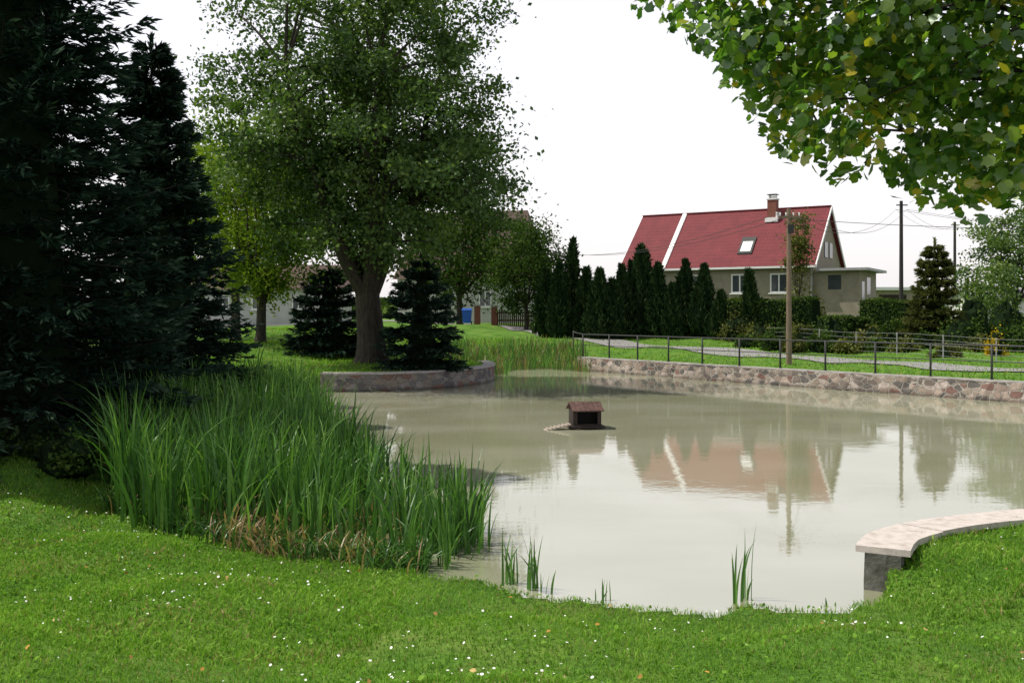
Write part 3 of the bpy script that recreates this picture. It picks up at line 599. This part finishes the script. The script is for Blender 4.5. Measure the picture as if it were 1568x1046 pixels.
mb=MB(); box(mb,(-.30,-.1,.09),(.30,-.08,.43)); mb.build('inside_shade_sheet',[blackM],parent=e)  # added black sheet behind the doorway, standing in for the unlit inside
mb=MB(); 
for sy in(-1,1):
    for k in range(7):
        a=-.38+k*.76/7; mb.add([(a,sy*.40,.42),(a+.76/7-.008,sy*.40,.42),(a+.76/7-.008,0,.60),(a,0,.60),(a,sy*.40,.44),(a+.76/7-.008,sy*.40,.44),(a+.76/7-.008,0,.62),(a,0,.62)],[[0,1,2,3],[7,6,5,4],[0,4,5,1],[1,5,6,2],[3,2,6,7],[0,3,7,4]])
mb.add([(-.31,-.3,.442),(-.31,.3,.442),(-.31,0,.59)],[[0,1,2]]);mb.add([(.31,-.3,.442),(.31,.3,.442),(.31,0,.59)],[[0,1,2]])
mb.build('pitched_roof',[rustM],parent=e)
# boarding ramp from the raft down to the water on the left
mb=MB()
x0r,x1r,z0r,z1r=-.40,-1.02,.13,.0
ya,yb=-.34,-.06
mb.add([(x0r,ya,z0r-.03),(x0r,yb,z0r-.03),(x1r,yb-.05,z1r-.03),(x1r,ya-.05,z1r-.03),(x0r,ya,z0r),(x0r,yb,z0r),(x1r,yb-.05,z1r),(x1r,ya-.05,z1r)],[[0,1,2,3],[7,6,5,4],[0,4,5,1],[1,5,6,2],[2,6,7,3],[3,7,4,0]])
for k in range(6):
    s_=(k+.7)/6.6; x=x0r+(x1r-x0r)*s_; z=z0r+(z1r-z0r)*s_; box(mb,(x-.014,ya-.04,z+.003),(x+.014,yb,z+.024))
mb.build('ramp',[woodG],parent=e)

# ------------------------------------------------------------ red roof house
def tile_mat(name,c1,c2):
    m,nt,out=new_mat(name)
    tc=N(nt,'ShaderNodeTexCoord'); mp=N(nt,'ShaderNodeMapping'); nt.links.new(tc.outputs['Object'],mp.inputs['Vector'])
    w1=N(nt,'ShaderNodeTexWave',bands_direction='X',Scale=1.6); w2=N(nt,'ShaderNodeTexWave',bands_direction='Z',wave_profile='SAW',Scale=1.3)
    n=N(nt,'ShaderNodeTexNoise',Scale=1.2,Detail=10,Roughness=.75)
    for q in(w1,w2,n): nt.links.new(mp.outputs[0],q.inputs['Vector'])
    r=ramp(nt,[(.3,c1),(.7,c2)]); nt.links.new(n.outputs['Fac'],r.inputs['Fac'])
    ad=N(nt,'ShaderNodeMath',operation='MULTIPLY_ADD'); nt.links.new(w1.outputs['Fac'],ad.inputs[0]); ad.inputs[1].default_value=.4; nt.links.new(w2.outputs['Fac'],ad.inputs[2])
    b=N(nt,'ShaderNodeBump',Strength=.35,Distance=.03); nt.links.new(ad.outputs[0],b.inputs['Height'])
    mr=N(nt,'ShaderNodeMapRange'); mr.inputs[1].default_value=0; mr.inputs[2].default_value=1.4; mr.inputs[3].default_value=.78; mr.inputs[4].default_value=1.1; nt.links.new(ad.outputs[0],mr.inputs[0])
    mu=N(nt,'ShaderNodeMix',data_type='RGBA',blend_type='MULTIPLY'); mu.inputs[0].default_value=1; nt.links.new(r.outputs[0],mu.inputs[6]); nt.links.new(mr.outputs[0],mu.inputs[7])
    p=N(nt,'ShaderNodeBsdfPrincipled',Roughness=.75); p.inputs['Specular IOR Level'].default_value=.25; nt.links.new(mu.outputs[2],p.inputs['Base Color']); nt.links.new(b.outputs[0],p.inputs['Normal']); nt.links.new(p.outputs[0],out.inputs[0])
    return m
redM=tile_mat('red_roof_tiles',(.115,.019,.024),(.18,.031,.035))
brownM=tile_mat('brown_roof_tiles',(.06,.038,.03),(.10,.065,.05))
plaM=noise_mat('tan_plaster',[(.3,(.21,.185,.14)),(.7,(.295,.26,.20))],scale=2,detail=8)
greyP=noise_mat('grey_plaster',[(.3,(.34,.34,.33)),(.7,(.46,.46,.44))],scale=1,detail=8)
whiteM=noise_mat('white_paint',two((.72,.72,.70),.05),scale=6,bump=.05,rough=.5)
glassM=noise_mat('window_glass',two((.05,.06,.065)),scale=1,rough=.08,bump=0,spec=.8)
brickM=noise_mat('chimney_brick',[(.3,(.14,.05,.035)),(.7,(.25,.10,.07))],scale=12)
fasc=noise_mat('grey_metal',two((.3,.3,.3)),scale=4,rough=.5)
def ob(mb,name,mats,par): return mb.build(name,mats,parent=par)
H=bpy.data.objects.new('red_roof_house',None); scene.collection.objects.link(H); H.location=(15.4,69.5,0); H.rotation_euler=(0,0,math.radians(-31))
ez,rz,hw,hl=5.75,9.8,4.2,6.75
mb=MB(); x0,x1=-hl+.25,hl-.25; y0,y1=-hw+.35,hw-.35; zt=ez+.15
mb.add([(x0,y0,1),(x1,y0,1),(x1,y1,1),(x0,y1,1),(x0,y0,zt),(x1,y0,zt),(x1,y1,zt),(x0,y1,zt),(x0,0,rz-.22),(x1,0,rz-.22)],[[0,1,5,4],[2,3,7,6]])
mb.F.append(np.array([[1,2,6,9,5],[3,0,4,8,7]])); mb.M.append(np.array([0,0])); mb.A.append(np.array([.5,.5]))
ob(mb,'plaster_walls',[plaM],H)
mb=MB()
for sy in(-1,1):
    a=[(-hl,sy*hw,ez),(hl,sy*hw,ez),(hl,0,rz),(-hl,0,rz)]; v=a+[(x,y,z-.16) for x,y,z in a]
    mb.add(v,[[0,1,2,3],[7,6,5,4],[0,4,5,1],[1,5,6,2],[2,6,7,3],[3,7,4,0]])
ob(mb,'tiled_roof',[redM],H)
def roofpt(x,s,dz=0):
    return (x,-hw*s,rz+(ez-rz)*s+dz)
def slab(mb,xa,xb,s0,s1,dz0,dz1,mat=0):
    a=[roofpt(xa,s1,dz0),roofpt(xb,s1,dz0),roofpt(xb,s0,dz0),roofpt(xa,s0,dz0)]; b_=[roofpt(xa,s1,dz1),roofpt(xb,s1,dz1),roofpt(xb,s0,dz1),roofpt(xa,s0,dz1)]
    mb.add(a+b_,[[3,2,1,0],[4,5,6,7],[0,1,5,4],[1,2,6,5],[2,3,7,6],[3,0,4,7]],mat)
mb=MB(); slab(mb,-3.64,-3.32,0.005,1.0,.004,.10)
for k in range(18): slab(mb,-3.60,-3.36,k/18+.01,k/18+.05,.1,.13)
ob(mb,'white_parapet_strip',[whiteM],H)
mb=MB()
for sx in(-1,1):
    for sy in(-1,1):
        xx=sx*(hl+.03); a=[(xx-.03,sy*hw,ez-.2),(xx+.03,sy*hw,ez-.2),(xx+.03,0,rz-.2),(xx-.03,0,rz-.2),(xx-.03,sy*hw,ez+.03),(xx+.03,sy*hw,ez+.03),(xx+.03,0,rz+.03),(xx-.03,0,rz+.03)]
        mb.add(a,[[0,3,2,1],[4,5,6,7],[0,1,5,4],[1,2,6,5],[2,3,7,6],[3,0,4,7]])
box(mb,(-hl,-hw-.12,ez-.16),(hl,-hw-.002,ez-.03)); box(mb,(-hl,hw+.002,ez-.16),(hl,hw+.12,ez-.03))
ob(mb,'gutters_and_bargeboards',[whiteM],H)
mb=MB(); box(mb,(-hl,-.1,rz-.02),(hl,.1,rz+.07)); ob(mb,'ridge_tiles',[redM],H)
def window(par,x,z,w,h,yf,name='window'):
    mb=MB(); box(mb,(x-w/2,yf-.05,z-h/2),(x-w/2+.09,yf+.02,z+h/2));box(mb,(x+w/2-.09,yf-.05,z-h/2),(x+w/2,yf+.02,z+h/2))
    box(mb,(x-w/2+.093,yf-.05,z-h/2),(x+w/2-.093,yf+.02,z-h/2+.09));box(mb,(x-w/2+.093,yf-.05,z+h/2-.09),(x+w/2-.093,yf+.02,z+h/2)); box(mb,(x-.04,yf-.048,z-h/2+.093),(x+.04,yf+.02,z+h/2-.093))
    box(mb,(x-w/2-.1,yf-.12,z-h/2-.08),(x+w/2+.1,yf-.003,z-h/2-.004)); 
    box(mb,(x-w/2+.093,yf-.02,z-h/2+.093),(x-.043,yf-.01,z+h/2-.093),1); box(mb,(x+.043,yf-.02,z-h/2+.093),(x+w/2-.093,yf-.01,z+h/2-.093),1)
    mb.build(name,[whiteM,glassM],parent=par)
for x in(-5.2,-1.4,1.79,4.37): window(H,x,4.65,1.15,1.25,y0-.01)
mb=MB(); slab(mb,1.45,2.4,.52,.80,.004,.12); ob(mb,'skylight_frame',[ironM],H)
mb=MB(); slab(mb,1.58,2.27,.60,.77,.121,.13); ob(mb,'skylight_glass',[whiteM],H)
mb=MB(); box(mb,(2.75,-1.0,8.6),(3.35,-.4,10.35)); box(mb,(2.7,-1.05,10.353),(3.4,-.35,10.45),1); box(mb,(2.62,-1.12,8.85),(3.48,-1.003,9.15),1); box(mb,(3.353,-1.1,8.9),(3.46,-.3,9.5),1)
tube(mb,[(3.05,-.7,10.45),(3.05,-.7,10.62)],.16,10,1); 
for dx in(-.22,.22): box(mb,(3.05+dx-.02,-.9,10.453),(3.05+dx+.02,-.5,10.7),1)
box(mb,(2.72,-1.0,10.703),(3.38,-.4,10.74),2)
ob(mb,'chimney',[brickM,whiteM,ironM],H)
mb=MB(); box(mb,(hl-.249,-.9,6.4),(hl-.2,-.1,7.4)); box(mb,(hl-.249,.4,6.4),(hl-.2,1.2,7.4)); ob(mb,'gable_windows',[glassM],H)
mb=MB(); box(mb,(hl-.245,-3.6,1),(9.3,1.5,5.35)); ob(mb,'annex_walls',[plaM],H)
mb=MB(); box(mb,(hl-.0+.07,-4.1,5.36),(9.9,1.9,5.52)); ob(mb,'annex_flat_roof',[fasc],H)
mb=MB(); box(mb,(7.4,-3.62,4.2),(8.2,-3.603,5.1)); box(mb,(9.303,-3.0,2.6),(9.32,-2.2,4.7)); box(mb,(9.303,-1.5,3.9),(9.32,-.4,5.0)); ob(mb,'annex_openings',[glassM],H)
mb=MB(); tube(mb,[(hl-.3,-3.95,1.5),(hl-.3,-3.95,5.6)],.05,8); ob(mb,'downpipe',[fasc],H)

def simple_house(name,cx,cy,rot,L,Wd,zb,ze,zr,roof,walls,wins=(),hip=0):
    E=bpy.data.objects.new(name,None); scene.collection.objects.link(E); E.location=(cx,cy,0); E.rotation_euler=(0,0,math.radians(rot))
    mb=MB(); a,b_=L/2,Wd/2
    mb.add([(-a,-b_,zb),(a,-b_,zb),(a,b_,zb),(-a,b_,zb),(-a,-b_,ze),(a,-b_,ze),(a,b_,ze),(-a,b_,ze)],[[0,1,5,4],[2,3,7,6],[1,2,6,5],[3,0,4,7]])
    if not hip: mb.add([(-a,-b_,ze),(-a,b_,ze),(-a,0,zr-.1),(a,-b_,ze),(a,b_,ze),(a,0,zr-.1)],[[0,1,2],[3,4,5]])
    ob(mb,'walls',[walls],E)
    o=.35; mb=MB(); v=[(-a-o,-b_-o,ze-.1),(a+o,-b_-o,ze-.1),(a+o,b_+o,ze-.1),(-a-o,b_+o,ze-.1),(-a-o+hip,0,zr),(a+o-hip,0,zr)]
    mb.add(v,[[0,1,5,4],[2,3,4,5]]); 
    if hip: mb.add(v,[[1,2,5],[3,0,4]])
    ob(mb,'roof',[roof],E)
    for x,z,w,h in wins: window(E,x,z,w,h,-b_-.01)
    return E
simple_house('brown_roof_house',-3.2,90,-14,12,8.5,1.5,5.8,11.9,brownM,greyP,[(-4,3.9,1.1,1.3),(-1.2,3.9,1.1,1.3),(2,3.9,1.1,1.3),(4.5,3.9,1.1,1.3)],hip=1.6)
simple_house('grey_farmhouse',-22,92,8,14,8,1.5,4.9,7.2,brownM,greyP,[(-4,3.6,1.1,1.1),(-1,3.6,1.1,1.1),(2.5,3.6,1.1,1.1),(5,3.6,1.1,1.1)])
simple_house('shed',W(1568,56),60,10,4,3,1,3.6,4.2,fasc,whiteM,[(0,2.6,.8,.8)])
E=bpy.data.objects.new('garage',None); scene.collection.objects.link(E); E.location=(W(1362,82),82,0)
mb=MB(); box(mb,(-2.3,-2,1.5),(2.3,2,4.55)); ob(mb,'walls',[plaM],E)
mb=MB(); box(mb,(-2.6,-2.4,4.555),(2.6,2.3,4.8)); ob(mb,'flat_roof',[whiteM],E)
mb=MB(); box(mb,(-1.6,-2.03,1.9),(.6,-2.004,4.2)); box(mb,(1.1,-2.03,3.2),(1.9,-2.004,4.1)); ob(mb,'door',[woodD],E)

# ------------------------------------------------------------ bin, gate fence
blueM=noise_mat('blue_plastic',two((.02,.09,.42),.1),rough=.45,bump=.02)
D=70; x=W(715,D); z=gz(x,D); mb=MB()
v=[(-.27,-.3,.1),(.27,-.3,.1),(.27,.3,.1),(-.27,.3,.1),(-.34,-.38,1.0),(.34,-.38,1.0),(.34,.38,1.0),(-.34,.38,1.0)]
mb.add(np.array(v)+[x,D,z],[[0,3,2,1],[4,5,6,7],[0,1,5,4],[1,2,6,5],[2,3,7,6],[3,0,4,7]])
v=[(-.37,-.42,1.003),(.37,-.42,1.003),(.37,.42,1.003),(-.37,.42,1.003),(-.33,-.36,1.08),(.33,-.36,1.08),(.33,.3,1.13),(-.33,.3,1.13)]
mb.add(np.array(v)+[x,D,z],[[0,3,2,1],[4,5,6,7],[0,1,5,4],[1,2,6,5],[2,3,7,6],[3,0,4,7]])
for sx in(-.31,.31): tube(mb,[(x+sx-.03,D+.3,z+.11),(x+sx+.03,D+.3,z+.11)],.11,12,1)
tube(mb,[(x-.3,D+.46,z+1.03),(x+.3,D+.46,z+1.03)],.02,6)
mb.build('wheelie_bin',[blueM,ironM])
picM=noise_mat('brown_picket',two((.055,.03,.018)),scale=8)
mb=MB(); D=72
for k,u in enumerate(np.arange(762,846,3.2)):
    x=W(u,D); z=gz(x,D); box(mb,(x-.05,D-.02,z+.05),(x+.05,D,z+1.15+.08*math.sin(k*.9)))
for zz in(.35,.9):
    x0_,x1_=W(760,D),W(848,D); box(mb,(x0_,D+.003,gz(x0_,D)+zz),(x1_,D+.05,gz(x0_,D)+zz+.1))
mb.build('picket_fence',[picM])
for u in(731,757):
    D=72; x=W(u,D); z=gz(x,D); mb=MB(); box(mb,(x-.22,D-.2,z-.1),(x+.22,D+.2,z+1.35)); box(mb,(x-.28,D-.26,z+1.353),(x+.28,D+.26,z+1.45),1); mb.build('brick_gate_pillar',[brickM,capP])
mb=MB(); FP=catmull([(27,26.5),(21.5,35),(18.2,41),(15.5,47),(13.4,52)],10); ar=np.concatenate([[0],np.cumsum(np.linalg.norm(np.diff(FP,axis=0),axis=1))])
for s_ in np.arange(0,ar[-1],2.5):
    x,y=np.interp(s_,ar,FP[:,0]),np.interp(s_,ar,FP[:,1]); z=gz(x,y); tube(mb,[(x,y,z-.1),(x,y,z+1.0)],.025,6)
GZ_=ground(FP[:,0],FP[:,1])
for h_ in np.linspace(.1,.95,5): tube(mb,np.column_stack([FP,GZ_+h_]),.005,4)
mb.build('garden_wire_fence',[fasc])

# ------------------------------------------------------------ poles and wires
poleM=noise_mat('pole_wood',[(.3,(.12,.09,.06)),(.7,(.22,.17,.115))],scale=5,stretch=(5,5,.5))
poleD=noise_mat('pole_dark',two((.03,.028,.025)),scale=5)
x,y=W(1208,40),40; z=gz(x,y); mb=MB()
tube(mb,[(x,y,z-.3),(x,y,6.9)],[.12,.085],12); box(mb,(x-.45,y-.14,6.5),(x+.45,y-.09,6.6),0)
for dx in(-.38,-.15,.15,.38): tube(mb,[(x+dx,y-.115,6.6),(x+dx,y-.115,6.68),(x+dx,y-.115,6.74)],[.015,.035,.03],8,1)
box(mb,(x-.07,y-.17,5.9),(x+.16,y-.1,6.25),2)
tube(mb,[(x+.12,y-.02,6.35),(x+.6,y-.3,6.0)],.012,6,2)
mb.build('utility_pole',[poleM,whiteM,ironM])
for u,vt,D in((1380,308,70),(1462,340,92)):
    mb=MB(); x2=W(u,D); zt=Z(vt,D); tube(mb,[(x2,D,gz(x2,D)-.3),(x2,D,zt)],[.16,.11],10); box(mb,(x2-.4,D-.15,zt-.35),(x2+.4,D-.1,zt-.27)); mb.build('utility_pole',[poleD])
mb=MB()
def wire(a,b_,sag,r_=.011):
    s=np.linspace(0,1,24)[:,None]; p=np.array(a)*(1-s)+np.array(b_)*s; p[:,2]-=sag*4*(s*(1-s))[:,0]; tube(mb,p,r_,4)
for dx in(-.38,.38):
    wire((x+dx,y-.1,6.72),(W(1380,70)+dx,70,10.0),1.2); wire((W(1380,70)+dx,70,10.0),(W(1462,92)+dx,92,10.6),.6); wire((W(1380,70)+dx,70,10.0),(60,62,8.5),1.4)
    wire((x+dx,y-.1,6.72),(-1.5+dx,82,9.0),1.6)
wire((x,y-.1,6.6),(19.3,63.2,6.9),.5)
wire((x,y-.1,6.5),(34,30,6.0),.6)
mb.build('overhead_wires',[ironM])

# ------------------------------------------------------------ world, sun, camera
w=bpy.data.worlds.new('World'); scene.world=w; w.use_nodes=True; nt=w.node_tree
for n_ in list(nt.nodes): nt.nodes.remove(n_)
SD=unit(np.array([-.95,.10])); EL=math.radians(59)
sky=nt.nodes.new('ShaderNodeTexSky'); sky.sky_type='NISHITA'; sky.sun_disc=False; sky.sun_elevation=EL; sky.sun_rotation=math.atan2(SD[0],SD[1])%(2*math.pi); sky.dust_density=4; sky.air_density=1.0
bg=nt.nodes.new('ShaderNodeBackground'); bg.inputs['Strength'].default_value=.06
bg2=nt.nodes.new('ShaderNodeBackground'); bg2.inputs['Strength'].default_value=.90
tc=nt.nodes.new('ShaderNodeTexCoord'); sp=nt.nodes.new('ShaderNodeSeparateXYZ'); nt.links.new(tc.outputs['Generated'],sp.inputs[0])
cr=ramp(nt,[(0,(1.0,.955,.965)),(.36,(.98,.93,.95)),(.65,(.38,.39,.43)),(1,(.26,.29,.37))]); nt.links.new(sp.outputs[2],cr.inputs['Fac'])
nt.links.new(cr.outputs[0],bg2.inputs['Color']); nt.links.new(sky.outputs[0],bg.inputs['Color'])
ad=nt.nodes.new('ShaderNodeAddShader'); wo=nt.nodes.new('ShaderNodeOutputWorld')
nt.links.new(bg.outputs[0],ad.inputs[0]); nt.links.new(bg2.outputs[0],ad.inputs[1]); nt.links.new(ad.outputs[0],wo.inputs[0])
sl=bpy.data.lights.new('sun','SUN'); sl.energy=5.0; sl.angle=math.radians(.6); sl.color=(1,.95,.86)
so=bpy.data.objects.new('sun',sl); scene.collection.objects.link(so)
sd=Vector((SD[0]*math.cos(EL),SD[1]*math.cos(EL),math.sin(EL))); so.rotation_euler=sd.to_track_quat('Z','Y').to_euler()
cam=bpy.data.cameras.new('camera'); co=bpy.data.objects.new('camera',cam); scene.collection.objects.link(co)
cam.sensor_width=36; cam.lens=36*F/1568; cam.shift_y=-(523-480)/1568; cam.clip_end=3000; cam.clip_start=.1
co.location=(0,0,CH); co.rotation_euler=(math.pi/2,0,0); scene.camera=co
